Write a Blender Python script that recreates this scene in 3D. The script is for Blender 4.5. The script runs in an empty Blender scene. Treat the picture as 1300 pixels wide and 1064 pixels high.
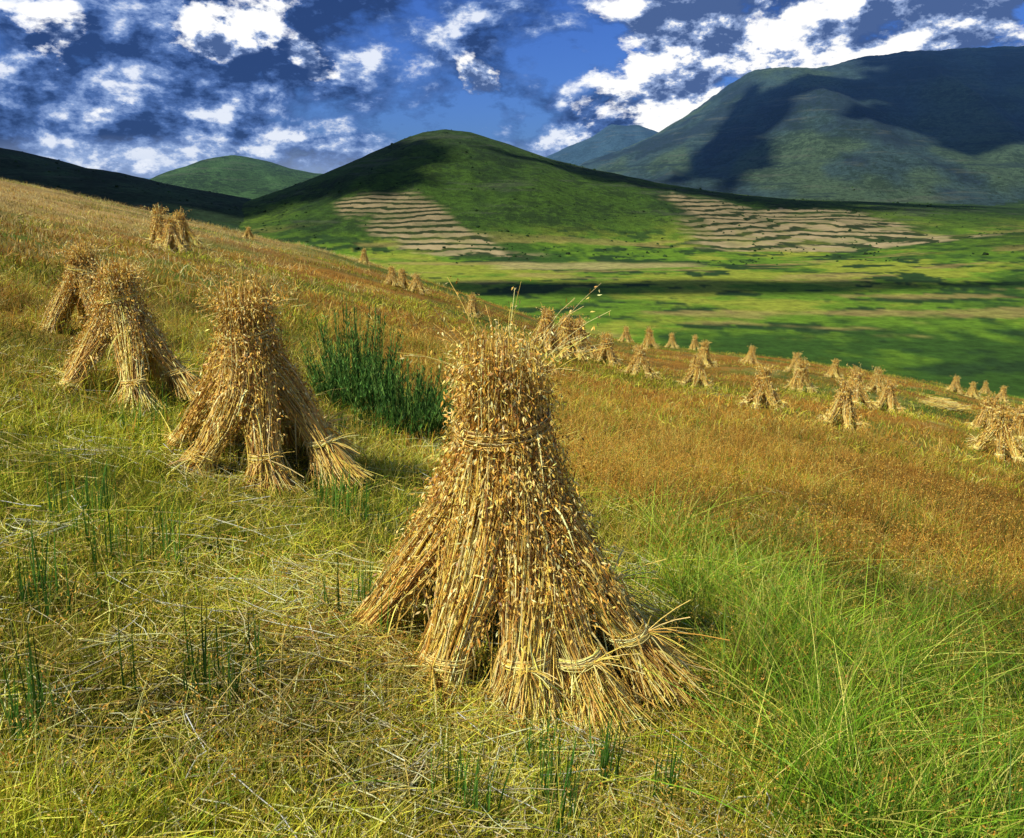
import bpy, math, numpy as np
from mathutils import Vector
rng=np.random.default_rng(7)
sc=bpy.context.scene

# ---------------------------------------------------------------- helpers
def h2(ix,iy,seed):
    n=(ix.astype(np.int64)*374761393+iy.astype(np.int64)*668265263+seed*144269)&0xffffffff
    n=n.astype(np.uint64); m=np.uint64(0xffffffff)
    n=((n^(n>>np.uint64(13)))*np.uint64(1274126177))&m
    n=((n^(n>>np.uint64(15)))*np.uint64(2246822519))&m
    return ((n^(n>>np.uint64(16)))&np.uint64(0xffff)).astype(float)/65535.
def vnoise(x,y,seed=0):
    x=np.asarray(x,float);y=np.asarray(y,float)
    ix=np.floor(x);iy=np.floor(y);fx=x-ix;fy=y-iy
    fx=fx*fx*fx*(fx*(fx*6-15)+10);fy=fy*fy*fy*(fy*(fy*6-15)+10)
    a=h2(ix,iy,seed);b=h2(ix+1,iy,seed);c=h2(ix,iy+1,seed);d=h2(ix+1,iy+1,seed)
    return ((a*(1-fx)+b*fx)*(1-fy)+(c*(1-fx)+d*fx)*fy)*2-1
def fbm(x,y,o=4,seed=0):
    s=0;a=.5
    for i in range(o):
        s=s+a*vnoise(np.asarray(x)*2**i+i*17.3,np.asarray(y)*2**i-i*9.1,seed+i);a*=.5
    return s
def sstep(a,b,x):
    t=np.clip((x-a)/(b-a),0,1);return t*t*(3-2*t)

def build_mesh(name,V,F,C=None,extra=None,smooth=False,validate=False):
    me=bpy.data.meshes.new(name)
    V=np.ascontiguousarray(V,dtype=np.float32);F=np.ascontiguousarray(F,dtype=np.int32)
    me.vertices.add(len(V));me.vertices.foreach_set("co",V.ravel())
    me.loops.add(F.size);me.loops.foreach_set("vertex_index",F.ravel())
    me.polygons.add(len(F));me.polygons.foreach_set("loop_start",np.arange(0,F.size,4,dtype=np.int32))
    if smooth: me.polygons.foreach_set("use_smooth",np.ones(len(F),dtype=bool))
    if C is not None:
        at=me.color_attributes.new("Col",'FLOAT_COLOR','POINT')
        cc=np.ones((len(V),4),dtype=np.float32);cc[:,:3]=np.clip(C,.003,.9);at.data.foreach_set("color",cc.ravel())
    if extra:
        for k,v in extra.items():
            at=me.attributes.new(k,'FLOAT','POINT');at.data.foreach_set("value",np.ascontiguousarray(v,dtype=np.float32))
    me.update(calc_edges=True)
    return me
def link(name,me,mat=None):
    ob=bpy.data.objects.new(name,me);sc.collection.objects.link(ob)
    if mat: me.materials.append(mat)
    return ob
class Geo:
    def __init__(s): s.V=[];s.F=[];s.C=[];s.n=0
    def add(s,V,F,C):
        s.V.append(V.astype(np.float32));s.F.append((F+s.n).astype(np.int32));s.C.append(C.astype(np.float32));s.n+=len(V)
    def mesh(s,name): return build_mesh(name,np.concatenate(s.V),np.concatenate(s.F),np.concatenate(s.C))
def tubes(g,P,rad,col,sides=3,rs=rng):
    N,K,_=P.shape
    T=np.gradient(P,axis=1);T/=np.linalg.norm(T,axis=2,keepdims=True)+1e-9
    ref=rs.normal(size=(N,1,3));ref=np.repeat(ref,K,1)
    A=np.cross(T,ref);A/=np.linalg.norm(A,axis=2,keepdims=True)+1e-9
    rad=np.broadcast_to(rad,(N,K))[:,:,None]
    if sides==2:
        V=np.stack([P-A*rad,P+A*rad],2)
    else:
        B=np.cross(T,A)
        V=np.stack([P+rad*(A*math.cos(2*math.pi*j/sides)+B*math.sin(2*math.pi*j/sides)) for j in range(sides)],2)
    S=sides
    idx=np.arange(N*K*S).reshape(N,K,S)
    Fs=[]
    for j in range(S if S>2 else 1):
        j2=(j+1)%S
        Fs.append(np.stack([idx[:,:-1,j],idx[:,:-1,j2],idx[:,1:,j2],idx[:,1:,j]],-1).reshape(-1,4))
    C=col if col.ndim==3 else np.repeat(col[:,None,:],K,1)
    C=np.repeat(C[:,:,None,:],S,2).reshape(-1,3)
    g.add(V.reshape(-1,3),np.concatenate(Fs),C)
def seeds(g,P,D,L,W,col,rs=rng):
    N=len(P);D=D/(np.linalg.norm(D,axis=1,keepdims=True)+1e-9)
    A=np.cross(D,rs.normal(size=(N,3)));A/=np.linalg.norm(A,axis=1,keepdims=True)+1e-9
    Bn=np.cross(D,A)
    L=L[:,None];W=W[:,None]
    V=np.stack([P,P+D*L*.4+A*W+Bn*W*.5,P+D*L,P+D*L*.4-A*W+Bn*W*.5],1).reshape(-1,3)
    F=np.arange(N*4).reshape(N,4)
    g.add(V,F,np.repeat(col,4,0))
def pick(cols,w,n,rs,var=.18):
    cols=np.array(cols,float);w=np.array(w,float);w/=w.sum()
    c=cols[rs.choice(len(cols),n,p=w)]
    return c*(1+rs.normal(size=(n,1))*var).clip(.4,1.7)*(1+rs.normal(size=(n,3))*.04)

# ---------------------------------------------------------------- terrain
def conv(pts,D):
    return np.array([((X-650)*.000952*D,(240-Y)*.000925*D) for X,Y in pts])
A_D=1300;A_P=conv([(-400,345),(200,330),(300,290),(335,262),(370,240),(420,222),(470,200),(520,177),(545,169),(570,166),(600,170),(640,183),(700,203),(760,217),(830,232),(900,243),(1000,252),(1150,258),(1300,262),(1500,240),(2000,200)],A_D)
B_D=1900;B_P=conv([(60,275),(180,242),(215,232),(250,213),(280,201),(305,197),(330,202),(360,212),(400,220),(450,224),(520,240),(650,270)],B_D)
C_D=1050;C_P=conv([(-900,100),(-200,150),(0,188),(40,198),(80,211),(115,214),(150,224),(200,235),(260,246),(330,266),(400,290),(470,320)],C_D)
D_D=6000;D_P=conv([(-200,236),(100,229),(150,227),(178,225),(195,228),(215,228),(260,233),(500,236),(700,238),(900,240)],D_D)
E_D=3600;E_P=conv([(600,245),(690,201),(722,186),(750,175),(765,164),(772,160),(790,161),(803,160),(830,170),(870,190),(950,230)],E_D)
F_D=2600;F_P=conv([(600,262),(700,232),(745,205),(790,191),(830,172),(870,148),(905,122),(930,104),(945,96),(965,94),(1010,97),(1060,83),(1110,76),(1160,74),(1210,71),(1300,70),(1500,60),(1900,90),(2600,200)],F_D)
FL=-60.
def ridge(x,y,D,P,wf,wb,amp,seed,gs=120.):
    c=np.interp(x,P[:,0],P[:,1])
    u=(y-D)
    u=np.where(u<0,-u/wf,u/wb)
    f=sstep(0,1,1-u)
    g=fbm(x/gs,y/(gs*2.2),4,seed)
    g=g*.6+.5*(.5-2*np.abs(fbm(x/(gs*1.3)+.15*g,y/(gs*4),3,seed+3)))*1.0
    z=FL+np.maximum(c-FL,0)*f
    z=z+amp*g*f*(1-f)*4*np.clip((c-FL)/100,0,1)+amp*.10*f*fbm(x/40,y/40,4,seed+5)
    return z
def layers(x,y):
    return [ridge(x,y,A_D,A_P,650,700,20,40,110),ridge(x,y,B_D,B_P,700,900,20,50,140),ridge(x,y,C_D,C_P,650,700,14,60),
        ridge(x,y,D_D,D_P,900,1500,30,70),ridge(x,y,E_D,E_P,1200,1500,40,80,260),ridge(x,y,F_D,F_P,1450,2000,80,90,230)]
def field_raw(x,y):
    yp=np.maximum(y,0)
    t=x/np.maximum(y,1.5)
    dip=.035*yp*np.exp(-((t-.12)/.22)**2)
    xs=260*np.tanh(x/260);ys=np.where(y<0,90*np.tanh(y/90),y)
    return -1.6-.22*xs-.10*ys-dip
def height_near(x,y,fine=True):
    r=np.hypot(x,y)
    z=field_raw(x,y)
    e=(y-108-10*fbm(x/40,y*0+3,2,31))/10
    z=z-.33*10*np.logaddexp(0,e)
    z=z+.35*fbm(x/9,y/9,3,3)*sstep(10,40,r)+.10*fbm(x/1.6,y/1.6,3,4)*sstep(0,3,r)*.6
    if fine: z=z+.03*fbm(x/.18,y/.18,3,8)*(1-sstep(20,50,r))
    return z
def height(x,y,fine=True):
    z=height_near(x,y,fine)
    fl=FL-1+2.5*fbm(x/150,y/150,3,11)+ 22*np.exp(-(((x-520)/170)**2+((y-720)/220)**2))
    k=2.5
    far=np.maximum.reduce(layers(x,y))
    fl=np.logaddexp(fl/k,far/k)*k
    return np.logaddexp(z/k*1.0,fl/k)*k
def gz(x,y):   # golden grass zone weight
    n=fbm(x/2.5,y/2.5,3,21)
    lo=5.7+np.maximum(0,1-x)*1.9-.32*np.clip(x-1,0,5)+n*2.2
    return sstep(0,1.6,y-lo)*(1-sstep(13,21,y+n*8))*sstep(-4.6,-3.0,x+n)*(.75+.25*sstep(-.2,.2,fbm(x/1.2,y/1.2,2,27)))
def tg(x,y):   # tall green zone weight
    n=fbm(x/1.5,y/1.5,3,22)
    hi=6.0-.42*np.clip(x-.9,0,5)
    return sstep(.7,1.3,x+.45*n-.05*(y-3))*(1-sstep(-.9,.7,y-hi+n*1.6))*sstep(1.2,2.2,y)*(.4+.6*sstep(-.25,.15,fbm(x/.7,y/.7,3,28)))

az=np.concatenate([np.linspace(-180,-62,60,endpoint=False),np.linspace(-62,-40,90,endpoint=False),np.linspace(-40,40,1000,endpoint=False),np.linspace(40,62,90,endpoint=False),np.linspace(62,180,60,endpoint=False)])
rr=np.concatenate([np.geomspace(.4,100,280,endpoint=False),np.geomspace(100,600,110,endpoint=False),np.linspace(600,1400,150,endpoint=False),np.geomspace(1400,12000,150)])
Aa,Rr=np.meshgrid(np.radians(az),rr,indexing='ij')
X=Rr*np.sin(Aa);Y=Rr*np.cos(Aa)
Z=height(X,Y)
nA,nR=X.shape
idx=np.arange(nA*nR).reshape(nA,nR);i2=np.roll(idx,-1,0)
Fq=np.stack([idx[:,:-1],idx[:,1:],i2[:,1:],i2[:,:-1]],-1).reshape(-1,4)[:, ::-1]
x=X.ravel();y=Y.ravel();z=Z.ravel();r=np.hypot(x,y)
def mixc(a,b,w): return a*(1-w[:,None])+np.array(b)[None,:]*w[:,None]
n1=fbm(x/7,y/7,4,101);n2=fbm(x/1.1,y/1.1,4,102);n3=fbm(x/90,y/140,4,103);n4=fbm(x/35,y/60,4,104)
n5=fbm(x/10,y/14,4,105)
def field_col(x,y,n1,n2):
    r=np.hypot(x,y)
    c=np.tile(np.array([.22,.20,.025]),(len(x),1))
    c=mixc(c,(.38,.17,.022),sstep(-.2,.3,n1+.5*n2+.12)*sstep(5,12,r)*.9)
    c=mixc(c,(.09,.16,.012),sstep(.05,.4,-n1+.6*n2)*.85)
    c=mixc(c,(.45,.34,.10),sstep(0,.4,n2-.1)*.5)
    c=mixc(c,(.55,.38,.13),sstep(-8,-22,x)*sstep(14,30,y)*sstep(-.3,.3,n1+.3)*.8)
    c=mixc(c,(.42,.22,.03),gz(x,y)*.75)
    c=mixc(c,(.08,.12,.012),tg(x,y)*.8)
    return mixc(c,(.17,.19,.022),(1-sstep(3,8,r))*.65)
c=field_col(x,y,n1,n2)
wh=np.argmax(np.stack(layers(x,y)),0)
vm=sstep(112,125,y+5*n1)
fl=np.tile(np.array([.090,.170,.012]),(len(x),1))
fl=mixc(fl,(.026,.066,.009),sstep(-.1,.3,n3+.5*n4+.4*n5)*.95)
fl=mixc(fl,(.20,.23,.024),sstep(.05,.4,-n3+.6*fbm(x/60,y/25,3,120)+.3*n5))
fl=mixc(fl,(.018,.044,.010),sstep(.10,.30,fbm(x/45,y/22,5,121)+.5*n5))
fl=mixc(fl,(.26,.20,.06),sstep(.16,.32,fbm(x/110,y/30,4,122))*.65)
c=c*(1-vm[:,None])+fl*vm[:,None]
up=sstep(-52,10,z)
gA=np.array([.048,.098,.014]);
hc=np.tile(gA,(len(x),1))
hc=mixc(hc,(.095,.160,.018),sstep(0,.4,fbm(x/160,y/260,4,130))*(1-up*.5))
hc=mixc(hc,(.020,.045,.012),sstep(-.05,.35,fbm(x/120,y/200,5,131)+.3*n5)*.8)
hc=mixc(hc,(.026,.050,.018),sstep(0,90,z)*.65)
hc=np.where((wh==2)[:,None],np.array([.026,.052,.02])*(1+.7*n4[:,None]),hc)
hc=np.where((wh==1)[:,None],np.array([.045,.095,.028])*(1+.6*n4[:,None]),hc)
nF=fbm(x/130,y/200,5,133)
hF=mixc(np.tile(np.array([.036,.066,.060]),(len(x),1)),(.055,.090,.045),sstep(0,.3,nF));hF=mixc(hF,(.020,.036,.042),sstep(.0,.3,-nF+.3*n4))  # bluish albedo paints aerial haze into the big mountain's colour
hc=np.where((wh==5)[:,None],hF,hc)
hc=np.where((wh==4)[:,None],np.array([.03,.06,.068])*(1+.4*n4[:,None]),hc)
hc=np.where((wh==3)[:,None],np.array([.06,.12,.2]),hc)  # haze tint painted into the far ridge colours
hm=vm*sstep(-57,-30,z);hm=np.where(wh==3,vm,hm);hm=np.where((wh>=4)&(y>1350),vm,hm)
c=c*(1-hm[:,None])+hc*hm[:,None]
ter1=(1-sstep(38,58,np.abs(x-(-150+(905-y)*.62)+26*n4)))*sstep(690,715,y+30*n4)*(1-sstep(905,930,y))
ter2=sstep(165,200,x-.04*(y-700)+35*n4)*(1-sstep(430,480,x+40*n4))*sstep(745,765,y+20*n4)*(1-sstep(1040,1080,y+20*n4))
ter=np.clip(ter1+ter2,0,1)*(.65+.35*sstep(-.3,.15,fbm(x/22,y/22,3,140)))
strip=sstep(-25,0,x)*(1-sstep(135,160,x))*sstep(600,615,y+14*n4-.1*x)*(1-sstep(655,680,y+12*n4))
c=mixc(c,(.32,.27,.10),strip*.75)
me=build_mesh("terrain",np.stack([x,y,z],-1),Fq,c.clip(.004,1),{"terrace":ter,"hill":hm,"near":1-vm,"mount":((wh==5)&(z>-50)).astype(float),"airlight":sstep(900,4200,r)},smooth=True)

def new_mat(name):
    m=bpy.data.materials.new(name);m.use_nodes=True
    nt=m.node_tree;nt.nodes.clear();return m,nt,nt.nodes,nt.links
def math_n(nt,op,a,b=None,cl=False):
    n=nt.nodes.new('ShaderNodeMath');n.operation=op;n.use_clamp=cl
    for i,v in enumerate([a,b]):
        if v is None: continue
        if isinstance(v,(int,float)): n.inputs[i].default_value=v
        else: nt.links.new(v,n.inputs[i])
    return n.outputs[0]
def ramp(nt,fac,stops):
    n=nt.nodes.new('ShaderNodeValToRGB');cr=n.color_ramp
    while len(cr.elements)<len(stops): cr.elements.new(.5)
    for e,(p,c) in zip(cr.elements,stops):
        e.position=p;e.color=(c[0],c[1],c[2],1) if hasattr(c,'__len__') else (c,c,c,1)
    nt.links.new(fac,n.inputs[0]);return n.outputs[0]
def noise_n(nt,vec,scale,detail=6,rough=.6,dist=0.):
    n=nt.nodes.new('ShaderNodeTexNoise');n.inputs['Scale'].default_value=scale;n.inputs['Detail'].default_value=detail
    n.inputs['Roughness'].default_value=rough;n.inputs['Distortion'].default_value=dist
    nt.links.new(vec,n.inputs['Vector']);return n.outputs[0]
def mix(nt,fac,a,b,mode='MIX'):
    n=nt.nodes.new('ShaderNodeMix');n.data_type='RGBA';n.blend_type=mode
    for s,v in ((0,fac),(6,a),(7,b)):
        if isinstance(v,(int,float)): n.inputs[s].default_value=v
        elif isinstance(v,tuple): n.inputs[s].default_value=(*v,1)
        else: nt.links.new(v,n.inputs[s])
    return n.outputs[2]
def attr(nt,name,out='Fac'):
    n=nt.nodes.new('ShaderNodeAttribute');n.attribute_name=name;return n.outputs[out]

m,nt,N,L=new_mat("terrain_soil_and_grass")
geo=N.new('ShaderNodeNewGeometry');pos=geo.outputs['Position']
col=attr(nt,"Col",'Color');hl=attr(nt,"hill");tr=attr(nt,"terrace");nr=attr(nt,"near")
a=noise_n(nt,pos,9,4,.7);col=mix(nt,nr,col,mix(nt,1.,col,ramp(nt,a,[(.3,.3),(.7,1.0)]),'MULTIPLY'))
b=noise_n(nt,pos,.12,6,.8);col=mix(nt,1.,col,ramp(nt,b,[(.32,.35),(.68,1.)]),'MULTIPLY')
col=mix(nt,1.,col,(1.6,1.6,1.6),'MULTIPLY')
big=noise_n(nt,pos,.011,3,.6)
v=noise_n(nt,pos,.07,6,.85);sp=ramp(nt,math_n(nt,'ADD',v,math_n(nt,'MULTIPLY',math_n(nt,'SUBTRACT',big,.5),.5)),[(.50,0.),(.56,1.)])
col=mix(nt,math_n(nt,'MULTIPLY',sp,math_n(nt,'MULTIPLY',hl,.65)),col,(.014,.028,.012))
mpz=N.new('ShaderNodeMapping');mpz.inputs['Scale'].default_value=(.10,.10,1.6);L.new(pos,mpz.inputs[0])
v2=noise_n(nt,mpz.outputs[0],.05,6,.7);rk=ramp(nt,v2,[(.56,0.),(.62,1.)])
col=mix(nt,math_n(nt,'MULTIPLY',rk,math_n(nt,'MULTIPLY',hl,.32)),col,(.11,.12,.08))
rk2=ramp(nt,v2,[(.36,1.),(.45,0.)])
col=mix(nt,math_n(nt,'MULTIPLY',rk2,math_n(nt,'MULTIPLY',attr(nt,"mount"),.65)),col,(.016,.03,.03))
sx=N.new('ShaderNodeSeparateXYZ');L.new(pos,sx.inputs[0])
w=noise_n(nt,pos,.012,4,.6);hz=math_n(nt,'ADD',sx.outputs[2],math_n(nt,'MULTIPLY',w,14.))
fr=math_n(nt,'FRACT',math_n(nt,'DIVIDE',hz,4.3))
st=ramp(nt,math_n(nt,'ADD',fr,math_n(nt,'MULTIPLY',math_n(nt,'SUBTRACT',v,.5),.4)),[(.05,0.),(.32,0.),(.42,1.),(.9,1.),(1.,0.)])
tc=mix(nt,st,(.028,.042,.014),mix(nt,noise_n(nt,pos,.06,5,.7),(.16,.14,.06),(.50,.38,.20)))
col=mix(nt,tr,col,tc)
bs=N.new('ShaderNodeBsdfPrincipled');L.new(col,bs.inputs['Base Color']);bs.inputs['Roughness'].default_value=.95
bs.inputs['Specular IOR Level'].default_value=.1
bs.inputs['Emission Color'].default_value=(.10,.27,.66,1);L.new(math_n(nt,'MULTIPLY',attr(nt,"airlight"),.24),bs.inputs['Emission Strength'])  # distant terrain emits faint blue, standing in for aerial haze
bp=N.new('ShaderNodeBump');bp.inputs['Strength'].default_value=.8;bp.inputs['Distance'].default_value=.05;L.new(a,bp.inputs['Height'])
bp2=N.new('ShaderNodeBump');bp2.inputs['Strength'].default_value=.8;L.new(math_n(nt,'MULTIPLY',hl,9.),bp2.inputs['Distance']);L.new(v,bp2.inputs['Height']);L.new(bp.outputs[0],bp2.inputs['Normal'])
L.new(bp2.outputs[0],bs.inputs['Normal'])
o=N.new('ShaderNodeOutputMaterial');L.new(bs.outputs[0],o.inputs[0])
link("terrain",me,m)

def plant_mat(name,trans=.3,rough=.6,spec=.3):
    m,nt,N,L=new_mat(name)
    col=attr(nt,"Col",'Color')
    bs=N.new('ShaderNodeBsdfPrincipled');L.new(col,bs.inputs['Base Color']);bs.inputs['Roughness'].default_value=rough
    bs.inputs['Specular IOR Level'].default_value=spec
    o=N.new('ShaderNodeOutputMaterial')
    if trans<=0: L.new(bs.outputs[0],o.inputs[0]);return m
    tl=N.new('ShaderNodeBsdfTranslucent');L.new(col,tl.inputs[0])
    mx=N.new('ShaderNodeMixShader');mx.inputs[0].default_value=trans;L.new(bs.outputs[0],mx.inputs[1]);L.new(tl.outputs[0],mx.inputs[2])
    L.new(mx.outputs[0],o.inputs[0]);return m
straw_mat=plant_mat("oat_straw",0,.45,.35)
grass_mat=plant_mat("grass_blades",.3,.5,.2)
shrub_mat=plant_mat("shrub_foliage",0,.8,.1)

# low shrubs dotted over the far slopes
g=Geo();rs=np.random.default_rng(5);n=3000
sy=np.exp(rs.uniform(math.log(640),math.log(1500),n));sx_=sy*rs.uniform(-.75,.8,n)
k=(fbm(sx_/60,sy/60,3,411)+.25*rs.normal(size=n)>.10);sx_,sy=sx_[k],sy[k];n=len(sx_)
sz=height(sx_,sy,False)
rad=np.minimum(rs.lognormal(0,.35,n)*.75,1.7)
uu,vv=np.meshgrid(np.linspace(0,2*math.pi,7,endpoint=False),np.linspace(-.6,math.pi/2,5),indexing='ij')
bx=(np.cos(uu)*np.cos(vv))[None];by=(np.sin(uu)*np.cos(vv))[None];bz=np.sin(vv)[None]
jit=1+.25*rs.normal(size=(n,7,5))
Vs=np.stack([sx_[:,None,None]+bx*rad[:,None,None]*jit*1.3,sy[:,None,None]+by*rad[:,None,None]*jit*1.3,sz[:,None,None]+bz*rad[:,None,None]*jit],-1)
idb=np.arange(35).reshape(7,5);jb=np.roll(idb,-1,0)
Fb=np.stack([idb[:,:-1],jb[:,:-1],jb[:,1:],idb[:,1:]],-1).reshape(-1,4)
Fs=(Fb[None]+35*np.arange(n)[:,None,None]).reshape(-1,4)
cs=pick([(.02,.045,.012),(.03,.065,.015),(.014,.03,.010)],[3,2,2],n,rs,.2)
g.add(Vs.reshape(-1,3),Fs,np.repeat(cs,35,0))
link("distant_shrubs",g.mesh("distant_shrubs"),shrub_mat)

# ---------------------------------------------------------------- stooks
STRAW=[(.90,.58,.13),(.90,.72,.27),(.68,.38,.07),(.34,.17,.035),(.90,.63,.11)]
GRAIN=[(.84,.47,.075),(.88,.60,.15),(.58,.27,.04),(.22,.09,.02),(.90,.72,.29)]
def stook(name,seed,H=1.5,R=.66,ns=9,nst=230,spk=11,sw=.0026,K=8,gs=1.,angs=None,tuft=1.,Rm=None,sp=1.2):
    rs=np.random.default_rng(seed);g=Geo()
    if angs is None: angs=np.arange(ns)*2*math.pi/ns+rs.normal(size=ns)*.18
    hs=H/1.5;qt=.22
    qs=[0,.10,.22,.35,.5,.75,.92,1.05,1.18,1.32];rv=[.185,.115,.056,.084,.100,.098,.085,.104,.098,.055]
    for i,th in enumerate(angs):
        Ri=R*(.85+.28*rs.random()) if Rm is None else Rm[i]
        topq=H*(.71+.025*rs.normal())
        rad=np.array([math.cos(th),math.sin(th),0]);tan=np.array([-math.sin(th),math.cos(th),0])
        lean=rs.normal()*.05;ex=rs.uniform(1.35,1.75);cap=.055*hs
        def centre(q):
            qq=np.clip(1-q,0,1)
            return rad*(cap+(Ri-cap)*qq**ex)[...,None]+tan*(lean*np.sin(np.pi*np.clip(q,0,1)))[...,None]+np.array([0,0,1.])*(topq*q)[...,None]
        n=nst
        q0=rs.random(n)*.05;q1=np.where(rs.random(n)<.55,rs.uniform(.45,.95,n),rs.uniform(.9,1.26,n))
        s=np.linspace(0,1,K)[None,:];q=q0[:,None]+(q1-q0)[:,None]*s
        ps=rs.random(n)*2*math.pi;rf=np.sqrt(rs.random(n))**.7
        a=(rf*np.cos(ps))[:,None];b=(rf*np.sin(ps))[:,None]
        tw=rs.normal()*.5+rs.normal(size=(n,1))*.22
        a2=a*np.cos(tw*q)-b*np.sin(tw*q);b2=a*np.sin(tw*q)+b*np.cos(tw*q)
        rho=np.interp(q,qs,rv)*hs*rs.uniform(.85,1.15)
        P=centre(q)+rho[:,:,None]*(sp*a2[:,:,None]*tan+1.0*b2[:,:,None]*rad)
        wob=rs.normal(size=(n,1,3))*.018*np.sin(np.pi*(q*rs.uniform(1,2.5,(n,1))+rs.random((n,1))))[:,:,None]
        P+=wob+rs.normal(size=P.shape)*.003
        P[:,0]+=rs.normal(size=(n,3))*[.04,.04,.0];P[:,0,2]=rs.random(n)*.07*hs-.03
        cc=pick(STRAW,[4,4,2.,1,3],n,rs)*rs.uniform(.85,1.1)
        cq=cc[:,None,:]*(1-.25*np.clip(q-.35,0,.6))[:,:,None]
        tubes(g,P,sw*(.7+.6*rs.random((n,1))),cq,3,rs)
        nl=n//3;k=rs.integers(0,n,nl);kk=rs.integers(1,K-2,nl);p0=P[k,kk]
        d=rs.normal(size=(nl,3))*.6+rad*.8;d[:,2]-=.2;d/=np.linalg.norm(d,axis=1,keepdims=True)
        ll=rs.uniform(.06,.20,nl)*hs;ss=np.linspace(0,1,5)
        Pl=p0[:,None]+d[:,None]*(ll[:,None]*ss)[:,:,None];Pl[:,:,2]-=(ll[:,None]*1.3*ss**2)
        tubes(g,Pl,sw*1.7*np.array([[1,1,.9,.6,.1]]),pick(STRAW,[3,4,2,1,1],nl,rs),2,rs)
        # drooping oat panicles
        ns_=n*spk;k=np.repeat(np.arange(n),spk);u=1-rs.random(ns_)**1.2*.34
        f=u*(K-1);k0=np.clip(f.astype(int),0,K-2);w=(f-k0)[:,None]
        pp=P[k,k0]*(1-w)+P[k,k0+1]*w
        outw=pp*[1,1,0];outw/=np.linalg.norm(outw,axis=1,keepdims=True)+1e-6
        rr2=np.abs(rs.normal(size=(ns_,1)))
        off=rs.normal(size=(ns_,3))*.022*gs**.5+outw*.036*rr2;pp=pp+off;pp[:,2]-=rs.random(ns_)*.03+rr2[:,0]*.014
        d=rs.normal(size=(ns_,3))*.5+outw*.45+np.array([0,0,-.85])
        up=rs.random(ns_)<.15;d[up,2]+=1.6
        seeds(g,pp,d,rs.uniform(.018,.034,ns_)*gs,rs.uniform(.0024,.0048,ns_)*gs,pick(GRAIN,[5,5,3,1.6,2.4],ns_,rs,.24),rs)
        # straw band round the sheaf
        nb=18;ph=np.linspace(0,2*math.pi,16)[None,:]+rs.random((nb,1))*6.28
        qb=qt+rs.normal(size=(nb,1))*.012+0*ph
        rb=.070*hs+rs.random((nb,1))*.014
        Pb=centre(qb)+rb[:,:,None]*(sp*1.05*np.cos(ph)[:,:,None]*tan+1.05*np.sin(ph)[:,:,None]*rad);Pb[:,:,2]+=rs.normal(size=(nb,16))*.003+.015*np.sin(ph)
        tubes(g,Pb,sw*1.1,pick(STRAW,[1,6,0,0,2],nb,rs),3,rs)
        nb=26;d=rs.normal(size=(nb,3))*.7+rad*.6
        Pe=(centre(np.array(qt))+rad*.08*hs)[None,None]+d[:,None]*(np.linspace(0,.12,4)*hs)[None,:,None];Pe[:,:,2]-=(np.linspace(0,1,4)**2*.05)
        tubes(g,Pe,sw,pick(STRAW,[3,5,1,0,3],nb,rs),3,rs)
    # crown band
    nb=24;ph=np.linspace(0,2*math.pi,20)[None,:]+rs.random((nb,1))*6.28
    rb=(.160+.026*rs.random((nb,1)))*hs
    Pb=np.stack([rb*np.cos(ph),rb*np.sin(ph),.655*H+.018*rs.normal(size=(nb,1))+.03*np.sin(ph+rs.random((nb,1))*1.5)],-1)
    tubes(g,Pb,sw,pick(STRAW,[3,5,1,1,3],nb,rs),3,rs)
    # wispy heads standing out of the crown
    n=int(nst*.45*tuft);an=rs.random(n)*6.28;l=rs.uniform(.10,.30,n)*hs;l[:max(2,n//6)]*=1.55
    p0=np.stack([np.cos(an)*.10*rs.random(n),np.sin(an)*.10*rs.random(n),np.full(n,H*.72)],-1)
    lean2=rs.random(n)**1.3*1.0
    d=np.stack([np.cos(an)*lean2,np.sin(an)*lean2,np.ones(n)],-1)
    ss=np.linspace(0,1,6);Pw=p0[:,None]+d[:,None]*(l[:,None]*ss)[:,:,None]
    dr=rs.random(n)*.14
    Pw[:,:,:2]+=(np.stack([np.cos(an),np.sin(an)],-1)[:,None,:]*(dr[:,None]*ss**2.5)[:,:,None])
    Pw[:,:,2]-=dr[:,None]*ss**3*.8
    tubes(g,Pw,sw*.5,pick(STRAW,[3,5,1,0,3],n,rs),3,rs)
    ns_=n*13;k=np.repeat(np.arange(n),13);u=(rs.random(ns_)*3.2+1.8);k0=np.clip(u.astype(int),0,4);w=(u-k0)[:,None]
    pp=Pw[k,k0]*(1-w)+Pw[k,k0+1]*w+rs.normal(size=(ns_,3))*.018*gs**.5
    d=rs.normal(size=(ns_,3))*.5+[0,0,-.6]
    seeds(g,pp,d,rs.uniform(.016,.030,ns_)*gs,rs.uniform(.0024,.0046,ns_)*gs,pick(GRAIN,[5,5,2,.5,3],ns_,rs,.2),rs)
    me=g.mesh(name);me.materials.append(straw_mat);return me
FZ=lambda x,y: float(height_near(np.array([float(x)]),np.array([float(y)]),False)[0])
def put(me,x,y,rz=0.,s=1.,tilt=0.):
    ob=bpy.data.objects.new("oat_stook",me);sc.collection.objects.link(ob)
    ob.location=(x,y,FZ(x,y)-.02);ob.scale=(s,s,s);ob.rotation_euler=(tilt,tilt*.5,rz);return ob
f=-math.pi/2
main=stook("oat_stook_mesh",11,1.66,.63,9,400,15,.0023,9,1.,angs=[f+.12,f-.56,f+.74,f-1.32,f+1.35,f+2.1,f-2.2,f+3.1],Rm=[.56,.60,.60,.86,.72,.65,.68,.6],sp=1.12)
put(main,-.04,3.15,0,1.)
m2=stook("oat_stook_mesh_b",23,1.38,.55,7,280,12,.0028,7,1.1,angs=[f+.45,f-.75,f+1.3,f-1.6,f+2.1,f+2.9,f-2.4],Rm=[.5,.56,.62,.66,.55,.55,.5])
put(m2,-1.68,5.0,0,1.,.05)
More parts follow.
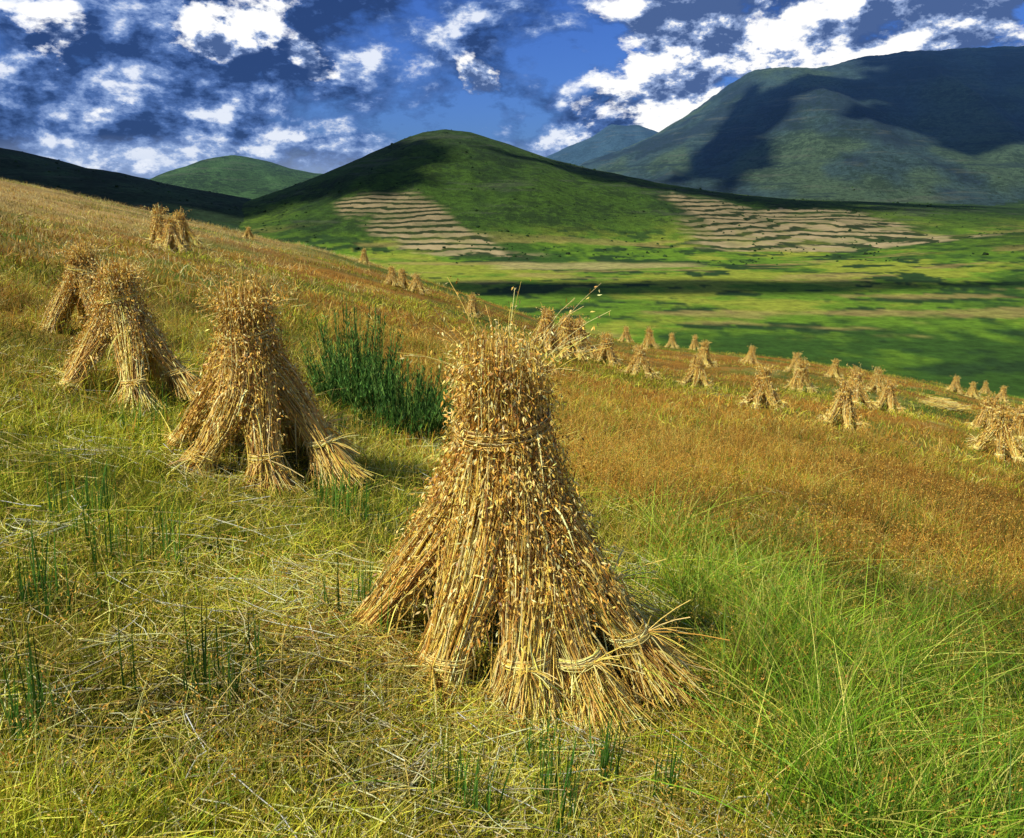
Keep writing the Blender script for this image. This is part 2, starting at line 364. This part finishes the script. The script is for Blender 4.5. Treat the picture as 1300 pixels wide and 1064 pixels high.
m3=stook("oat_stook_mesh_c",31,1.3,.60,6,220,11,.0032,7,1.2,angs=[f+.5,f-.6,f-1.4,f+1.5,f+2.4,f+3.3])
put(m3,-3.0,6.1,0,.90);put(m3,-4.3,8.1,2.2,.84)
lod=[stook("oat_stook_far_%d"%i,50+i,1.3,.48+.05*i,6,60,7,.006,6,2.3) for i in range(4)]
ST=[(-10.9,25.3,1.15),(-10.3,24.6,1.0),(-11.5,28.5,1.1),(-17.8,55.1,.8),(-11.3,61.8,1.1),(-5.9,39.5,.9),(-5.5,40.7,.9),(-4.6,38.8,.95),(-1.7,34.4,.95),(1.1,26.8,1.5),(2.0,28.8,1.45),(2.5,30.5,1.4),(4.3,50.1,1.5),(3.6,30.2,1.2),(10.8,75,1.5),(4.2,25.9,1.05),(11.8,67.7,1.7),(16.2,80,1.5),(5.7,24.2,1.0),(10.3,42.1,1.35),(18.5,80,1.5),(5.8,18.0,1.0),(16.3,53.8,1.2),(14.5,40.1,1.0),(10.6,28.7,1.2),(6.8,16.0,.98),(10.1,23.0,1.1),(16.2,39.4,.95),(15.1,32.3,1.0),(11.1,23.0,.95),(30.2,53.2,1.1),(28.9,48.8,1.0),(42.3,69.7,1.1),(35.8,56.9,1.15),(14.0,22.7,1.05),(10.2,16.0,1.12),(14.4,21.8,1.05)]
for i,(xx,yy,h) in enumerate(ST):
    put(lod[i%4],xx,yy,rng.random()*6.28,h/1.12,rng.normal()*.05)
hp=Geo();rs=np.random.default_rng(77);n=260
an=rs.normal(size=n)*.5;p=np.stack([rs.normal(size=n)*.4,rs.normal(size=n)*.25,.02+.3*rs.random(n)],-1);p[:,2]*=np.exp(-(p[:,0]**2)/.2)
Dr=np.stack([np.cos(an),np.sin(an),rs.normal(size=n)*.1],-1)
tubes(hp,p[:,None]+Dr[:,None]*np.linspace(-.35,.35,3)[None,:,None],.007,pick(STRAW,[3,5,1,0,3],n,rs),3,rs)
mh=hp.mesh("straw_heap");mh.materials.append(straw_mat);oh=link("straw_heap",mh);oh.location=(16.7,30.2,FZ(16.7,30.2))

# ---------------------------------------------------------------- grasses
GR=[(.44,.48,.03),(.72,.64,.06),(.18,.28,.015),(.82,.66,.10),(.90,.74,.22)]
GO=[(.78,.41,.055),(.88,.55,.11),(.50,.23,.035),(.42,.36,.05)]
TG=[(.18,.36,.02),(.36,.52,.04),(.08,.20,.012),(.64,.62,.12)]
def grass(g,px,py,n,rad,h0,h1,w,lean,cols,wt,scl=None,K=4,curl=.6,nseed=0,scol=None,ssz=1.,flat=False,cvar=.28,sides=2):
    m=len(px)
    if m==0: return
    rs=rng;N=m*n
    if scl is None: scl=np.ones(m)
    ck=np.repeat(np.arange(m),n);S=scl[ck]
    an=rs.random(N)*6.28;rr_=rad*np.sqrt(rs.random(N))*S**.5
    ox=np.cos(an)*rr_;oy=np.sin(an)*rr_
    pz=height_near(px,py,True)[ck]-.22*ox-.11*oy-.015
    h=rs.uniform(h0,h1,N)*S;a2=rs.random(N)*6.28;ln=np.abs(rs.normal(size=N))*lean
    D=np.stack([np.cos(a2),np.sin(a2)],-1)
    s=np.linspace(0,1,K)
    P=np.zeros((N,K,3));P[:,:,0]=(px[ck]+ox)[:,None];P[:,:,1]=(py[ck]+oy)[:,None];P[:,:,2]=pz[:,None]
    if flat:
        P[:,:,:2]+=D[:,None]*(h[:,None]*s)[:,:,None]
        P[:,:,2]+=.03+rs.random((N,1))*.05+rs.normal(size=(N,1))*.14*(s-.5)*h[:,None]-(.22*D[:,:1]+.1*D[:,1:])*h[:,None]*s
        P[:,:,:2]+=rs.normal(size=(N,K,2))*.006
    else:
        hor=ln[:,None]*h[:,None]*(s+curl*s**2.2)[None,:]
        wind=np.array([.05,-.02])*h[:,None]
        P[:,:,:2]+=D[:,None]*hor[:,:,None]+wind[:,None,:]*(s**2)[None,:,None]
        P[:,:,2]+=h[:,None]*(s-.35*np.minimum(ln,1.2)[:,None]*s**2.5)
    taper=(np.linspace(1,.12,K)[None,:]**.7) if not flat else np.ones((1,K))
    patch=1.04+.9*fbm(px/.8,py/.8,3,333)*(np.hypot(px,py)<14)+.7*fbm(px/6,py/6,3,334)
    cc=pick(cols,wt,N,rs,.22)*np.clip(patch*(1+rs.normal(size=m)*cvar),.4,1.6)[ck][:,None]
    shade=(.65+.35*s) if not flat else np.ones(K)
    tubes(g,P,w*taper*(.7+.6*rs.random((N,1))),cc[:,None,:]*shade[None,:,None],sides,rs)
    if nseed:
        k=np.repeat(np.arange(N),nseed);q=len(k);u=(rs.random(q)*.5)[:,None]
        dd=P[k,-1]-P[k,-2];pp=P[k,-1]-dd*u+rs.normal(size=(q,3))*.007*ssz
        dd/=np.linalg.norm(dd,axis=1,keepdims=True)+1e-9
        seeds(g,pp,dd+rs.normal(size=(q,3))*.5,rs.uniform(.006,.014,q)*ssz,rs.uniform(.0012,.0025,q)*ssz,pick(scol,[1]*len(scol),q,rs),rs)
def sample(n,r0,r1,a=44):
    rr_=np.exp(rng.uniform(math.log(r0),math.log(r1),n));aa=np.radians(rng.uniform(-a,a,n))
    return rr_*np.sin(aa),rr_*np.cos(aa)
def out(name,g): link(name,g.mesh(name),grass_mat)
BR=[(.64,.33,.045),(.48,.22,.03),(.78,.53,.12),(.26,.27,.03)]
# near
g=Geo()
px,py=sample(5200,1.3,6);n=len(px);nn=fbm(px/1.3,py/1.3,3,200);u=rng.random(n)+nn*.9;t_=tg(px,py)
sc_=rng.uniform(.7,1.3,n)
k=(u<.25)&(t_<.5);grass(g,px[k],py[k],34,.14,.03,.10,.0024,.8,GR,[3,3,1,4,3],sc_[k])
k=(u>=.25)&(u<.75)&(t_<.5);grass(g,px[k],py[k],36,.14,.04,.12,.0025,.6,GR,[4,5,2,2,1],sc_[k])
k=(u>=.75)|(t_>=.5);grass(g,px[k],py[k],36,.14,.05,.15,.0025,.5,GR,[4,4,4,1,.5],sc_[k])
# mid
px,py=sample(5400,5.5,16);n=len(px);nn=fbm(px/1.6,py/1.6,3,202);u=rng.random(n)+nn*.9;sc_=rng.uniform(.7,1.3,n)
br=(rng.random(n)<.15+.35*sstep(6,13,py)+.45*gz(px,py))
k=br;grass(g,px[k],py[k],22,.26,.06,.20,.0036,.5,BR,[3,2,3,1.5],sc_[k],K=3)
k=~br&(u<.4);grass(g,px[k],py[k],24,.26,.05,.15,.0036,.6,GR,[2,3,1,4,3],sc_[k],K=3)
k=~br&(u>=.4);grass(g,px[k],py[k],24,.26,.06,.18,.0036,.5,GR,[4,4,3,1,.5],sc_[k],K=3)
out("meadow_grass",g)
# far
g=Geo()
px,py=sample(8000,13,118,46);n=len(px);nn=fbm(px/8,py/8,4,201);u=rng.random(n)*.8+nn*1.3;sc_=rng.uniform(.6,1.2,n)*(.8+.6*sstep(15,90,py))
pale=(px<-5)&(py>12)&(rng.random(n)<.55*sstep(-5,-18,px)+.1)
k=pale;grass(g,px[k],py[k],20,.6,.10,.34,.009,.5,[(.90,.70,.28),(.78,.54,.15),(.52,.32,.07)],[3,3,1],sc_[k],K=3)
k=~pale&(u<.28);grass(g,px[k],py[k],20,.6,.08,.26,.009,.5,GR,[4,4,5,1,.5],sc_[k],K=3)
k=~pale&(u>=.28)&(u<.46);grass(g,px[k],py[k],20,.6,.08,.24,.009,.5,GR,[3,3,1,4,2],sc_[k],K=3)
k=~pale&(u>=.46);grass(g,px[k],py[k],20,.6,.08,.24,.009,.5,BR,[3,3,2,.7],sc_[k],K=3)
out("hillside_grass",g)
# golden
g=Geo()
px,py=sample(5000,4,22,44);k=rng.random(len(px))<gz(px,py)*.75;px,py=px[k],py[k];n=len(px);hh=.65+.5*sstep(-.3,.3,fbm(px/1.8,py/1.8,3,231))
v_=rng.random(n)<.16
grass(g,px[~v_],py[~v_],20,.20,.20,.52,.0015,.34,GO,[3,4,2,1],(hh*rng.uniform(.8,1.2,n))[~v_],nseed=4,scol=GO[:3],ssz=1.8,cvar=.35)
grass(g,px[v_],py[v_],26,.18,.12,.34,.0028,.4,TG,[2,4,1,4],(hh*rng.uniform(.8,1.2,n))[v_],cvar=.3)
out("golden_grass",g)
g=Geo()
px,py=sample(2400,1.9,13,44);q=tg(px,py);k=(rng.random(len(px))<.12+.35*q)|((fbm(px/2,py/2,3,210)>.2)&(py>4.));px,py=px[k],py[k]
grass(g,px,py,16,.13,.16,.46,.0013,.4,[(.86,.68,.18),(.68,.56,.09),(.46,.46,.05)],[3,2,2],rng.uniform(.5,1.1,len(px)),K=5,nseed=5,scol=GO[:3],ssz=1.1)
out("dry_grass",g)
# tall green
g=Geo()
px,py=sample(2900,1.8,8,44);k=rng.random(len(px))<tg(px,py)*.62;px,py=px[k],py[k]
grass(g,px,py,38,.13,.18,.52,.0025,.5,TG,[4,5,2,3],rng.uniform(.55,1.1,len(px)),K=6,curl=1.,cvar=.3)
out("green_grass",g)
# litter
g=Geo()
px,py=sample(2100,1.3,9,44);k=rng.random(len(px))<(1-.8*tg(px,py))*(1-.8*gz(px,py))*(.2+.6*sstep(-.1,.3,fbm(px,py,3,220)));px,py=px[k],py[k]
grass(g,px,py,8,.16,.08,.36,.0020,0,[(.90,.76,.28),(.78,.58,.14),(.90,.84,.48)],[3,2,3],None,K=4,flat=True,sides=3)
an=rng.random(420)*6.28;rd=.45+.5*rng.random(420)**1.5
grass(g,-.03+np.cos(an)*rd*1.15,3.15+np.sin(an)*rd,6,.08,.06,.26,.0018,0,STRAW,[3,4,1,1,3],None,K=4,flat=True,sides=3)
out("straw_litter",g)
g=Geo();wx=[];wy=[]
for cx,cy,nn_,sd in [(-1.05,4.4,14,.09),(-1.6,3.2,12,.12),(-.62,3.0,9,.08),(.12,2.15,14,.09),(-1.0,2.3,10,.08),(-2.4,5.2,10,.15),(-1.75,2.7,9,.1),(.42,2.3,7,.08),(-.9,4.2,8,.1),(-.15,2.0,7,.05),(-1.3,6.5,16,.25),(1.1,2.2,8,.12),(-2.1,3.6,8,.1),(-1.35,2.0,7,.06)]:
    wx+=list(cx+rng.normal(size=nn_)*sd);wy+=list(cy+rng.normal(size=nn_)*sd)
grass(g,np.array(wx),np.array(wy),6,.03,.14,.36,.0032,.09,[(.07,.21,.025),(.14,.32,.045)],[1,1],K=5,curl=.2)
out("green_reeds",g)

# ---------------------------------------------------------------- bush
def bush(cx,cy,w,h,seed,n=300):
    rs=np.random.default_rng(seed);g=Geo()
    an=rs.random(n)*6.28;rr_=np.sqrt(rs.random(n));hh=h*(1-.4*rr_**2)*np.where(rs.random(n)<.3,rs.uniform(.9,1.25,n),rs.uniform(.35,.85,n))
    p0=np.stack([np.cos(an)*rr_*w*.42,np.sin(an)*rr_*w*.42,np.full(n,-.03)],-1)
    s=np.linspace(0,1,5);D=np.stack([np.cos(an),np.sin(an)],-1)*rr_[:,None]*w*.18+rs.normal(size=(n,2))*.05
    P=np.repeat(p0[:,None],5,1);P[:,:,:2]+=D[:,None]*(s**1.3)[None,:,None];P[:,:,2]+=hh[:,None]*s
    cols=[(.07,.19,.03),(.14,.32,.06),(.03,.08,.018),(.28,.46,.09)]
    tubes(g,P,.003,pick(cols,[1,1,1,1],n,rs),3,rs)
    m=n*26;k=np.repeat(np.arange(n),26);u=rs.random(m)*.9+.1;f_=u*4;k0=np.clip(f_.astype(int),0,3);ww=(f_-k0)[:,None]
    pp=P[k,k0]*(1-ww)+P[k,k0+1]*ww
    d=rs.normal(size=(m,3))*.36+[0,0,1.]
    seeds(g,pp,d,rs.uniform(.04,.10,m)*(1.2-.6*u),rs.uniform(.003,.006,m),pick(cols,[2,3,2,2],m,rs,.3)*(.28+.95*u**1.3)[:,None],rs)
    me=g.mesh("green_bush");ob=link("green_bush",me,grass_mat);ob.location=(cx,cy,FZ(cx,cy));return ob
bush(-1.5,7.5,.85,.92,5);bush(-1.0,7.15,.95,.66,8,260)

# ---------------------------------------------------------------- light
E=math.radians(52);AZ=math.radians(-125)
Sd=Vector((math.sin(AZ)*math.cos(E),math.cos(AZ)*math.cos(E),math.sin(E)))
sl=bpy.data.lights.new("sun",'SUN');sl.energy=5.;sl.angle=math.radians(.6);sl.color=(1,.95,.80)
so=bpy.data.objects.new("sun",sl);sc.collection.objects.link(so);so.rotation_euler=Sd.to_track_quat('Z','Y').to_euler();so.location=Sd*300

# unseen clouds added out of frame, placed to cast shadows on the slopes
m,nt,N,L=new_mat("shadow_cloud_white");bs=N.new('ShaderNodeBsdfDiffuse');bs.inputs[0].default_value=(.85,.87,.9,1)
o=N.new('ShaderNodeOutputMaterial');L.new(bs.outputs[0],o.inputs[0]);shadow_cloud_mat=m
def shadow_cloud(tx,ty,tz,ax,ay,alt,seed,rot=0.):
    k=(alt-tz)/Sd.z;cx,cy=tx+Sd.x*k,ty+Sd.y*k
    V=[];F=[];o_=0;rs=np.random.default_rng(seed)
    nu,nv=96,14;nb=7
    for b_ in range(nb):
        if b_==0: bx=by=0;sc1=.72
        else:
            t=rs.random()*6.28;bx=math.cos(t)*ax*.65;by=math.sin(t)*ay*.65;sc1=rs.uniform(.25,.5)
        uu,vv=np.meshgrid(np.linspace(0,2*math.pi,nu,endpoint=False),np.linspace(-math.pi/2,math.pi/2,nv),indexing='ij')
        d=1+1.1*fbm(np.cos(uu)*2.3*np.cos(vv)+seed*3.1+b_*7,np.sin(uu)*2.3*np.cos(vv)+vv*.6,6,seed+b_)
        xx=bx+np.cos(uu)*np.cos(vv)*ax*d*sc1;yy=by+np.sin(uu)*np.cos(vv)*ay*d*sc1;zz=np.sin(vv)*min(ax,ay)*.35*d*sc1;zz=np.where(zz<0,zz*.35,zz)
        id_=np.arange(nu*nv).reshape(nu,nv)+o_;j=np.roll(id_,-1,0);o_+=nu*nv
        F.append(np.stack([id_[:,:-1],j[:,:-1],j[:,1:],id_[:,1:]],-1).reshape(-1,4));V.append(np.stack([xx,yy,zz],-1).reshape(-1,3))
    me=build_mesh("shadow_cloud",np.concatenate(V),np.concatenate(F),smooth=True)
    ob=link("shadow_cloud",me,shadow_cloud_mat);ob.location=(cx,cy,alt);ob.rotation_euler=(0,0,rot)
shadow_cloud(1450,2050,150,560,620,3200,1)
shadow_cloud(560,1980,60,125,480,3200,2,-.5)
shadow_cloud(-600,950,0,420,330,2400,3)
shadow_cloud(-240,1120,40,150,230,2400,4)
shadow_cloud(330,1180,-20,300,110,2400,5)
shadow_cloud(90,500,-60,190,45,2000,6)
shadow_cloud(420,420,-60,120,40,2000,8)

# ---------------------------------------------------------------- sky
W=bpy.data.worlds.new("World");sc.world=W;W.use_nodes=True;nt=W.node_tree;nt.nodes.clear();N=nt.nodes;L=nt.links
sky=N.new('ShaderNodeTexSky');sky.sky_type='NISHITA';sky.sun_disc=False;sky.sun_elevation=E;sky.sun_rotation=AZ%(2*math.pi)
tcn=N.new('ShaderNodeTexCoord');d=tcn.outputs['Generated']
def mapped(loc,sz=1.8):
    mp=N.new('ShaderNodeMapping');mp.inputs['Scale'].default_value=(1,1,sz);mp.inputs['Location'].default_value=loc;L.new(d,mp.inputs[0]);return mp.outputs[0]
dv=mapped((0.02,0,0));dw=mapped((.006,0,.030))
def lobe(v,wd,amp):
    v=Vector(v).normalized();dp=N.new('ShaderNodeVectorMath');dp.operation='DOT_PRODUCT';L.new(d,dp.inputs[0]);dp.inputs[1].default_value=v
    c0=math.cos(math.radians(wd));mr=N.new('ShaderNodeMapRange');mr.interpolation_type='SMOOTHSTEP'
    L.new(dp.outputs['Value'],mr.inputs[0]);mr.inputs[1].default_value=c0;mr.inputs[2].default_value=1;mr.inputs[3].default_value=0;mr.inputs[4].default_value=amp
    return mr.outputs[0]
n_a=noise_n(nt,dv,7.5,8,.62,.1);n_b=noise_n(nt,dw,7.5,8,.62,.1);n_l=noise_n(nt,dv,2.6,2,.5)
lb=lobe((.36,1.075,.2),13,.22)
for a_ in [((.13,1.07,.17),8,.11),((-.353,1.078,.205),4.2,.17),((-.24,1.067,.158),2.6,.18),((-.04,1.06,.13),2.4,.14),((.60,1.07,.22),5,.18),((-.6,1.06,.17),6,.05),((-.5,1.05,.08),6,.05),((-.02,1.07,.21),6,-.12),((-.15,1.07,.12),6,-.06)]:
    lb=math_n(nt,'ADD',lb,lobe(*a_))
dens=math_n(nt,'ADD',n_a,lb)
relief=math_n(nt,'MULTIPLY',math_n(nt,'SUBTRACT',n_a,n_b),4.)
skc=mix(nt,1.,sky.outputs[0],(.085*.30,.085*.56,.085*1.3),'MULTIPLY')
mass=ramp(nt,math_n(nt,'ADD',n_a,math_n(nt,'MULTIPLY',math_n(nt,'SUBTRACT',n_l,.5),.8)),[(.36,0.),(.48,1.)])
mc=ramp(nt,math_n(nt,'ADD',math_n(nt,'MULTIPLY',n_l,.6),math_n(nt,'ADD',math_n(nt,'MULTIPLY',relief,1.25),.03)),[(.08,(.022,.055,.17)),(.40,(.075,.155,.40)),(.66,(.27,.39,.68)),(.92,(.85,.9,1.))])
c1=mix(nt,math_n(nt,'MULTIPLY',mass,.92),skc,mc)
wt=ramp(nt,dens,[(.595,0.),(.655,1.)])
core=math_n(nt,'MULTIPLY',math_n(nt,'SUBTRACT',dens,.66),-1.9)
wc=ramp(nt,math_n(nt,'ADD',math_n(nt,'ADD',math_n(nt,'MULTIPLY',relief,1.6),core),.54),[(.1,(.07,.13,.31)),(.36,(.30,.41,.68)),(.55,(.97,.98,1.0)),(.8,(1.1,1.1,1.1))])
c2=mix(nt,wt,c1,wc)
sx=N.new('ShaderNodeSeparateXYZ');L.new(d,sx.inputs[0])
hzf=ramp(nt,math_n(nt,'ADD',sx.outputs[2],math_n(nt,'MULTIPLY',n_a,.04)),[(.015,.7),(.075,0.)])
c3=mix(nt,hzf,c2,(.45,.58,.84))
bg=N.new('ShaderNodeBackground');bg.inputs[1].default_value=1.;L.new(c3,bg.inputs[0])
ow=N.new('ShaderNodeOutputWorld');L.new(bg.outputs[0],ow.inputs[0])

# ---------------------------------------------------------------- camera
cam=bpy.data.cameras.new("camera");co=bpy.data.objects.new("camera",cam);sc.collection.objects.link(co)
cam.lens=28.25;cam.sensor_width=36;cam.sensor_fit='HORIZONTAL';cam.shift_y=-.0346;cam.clip_start=.05;cam.clip_end=30000
co.location=(0,0,0);co.rotation_euler=(math.radians(90-13.6),0,0)
sc.camera=co
sc.view_settings.view_transform='Standard';sc.view_settings.look='None';sc.view_settings.exposure=0
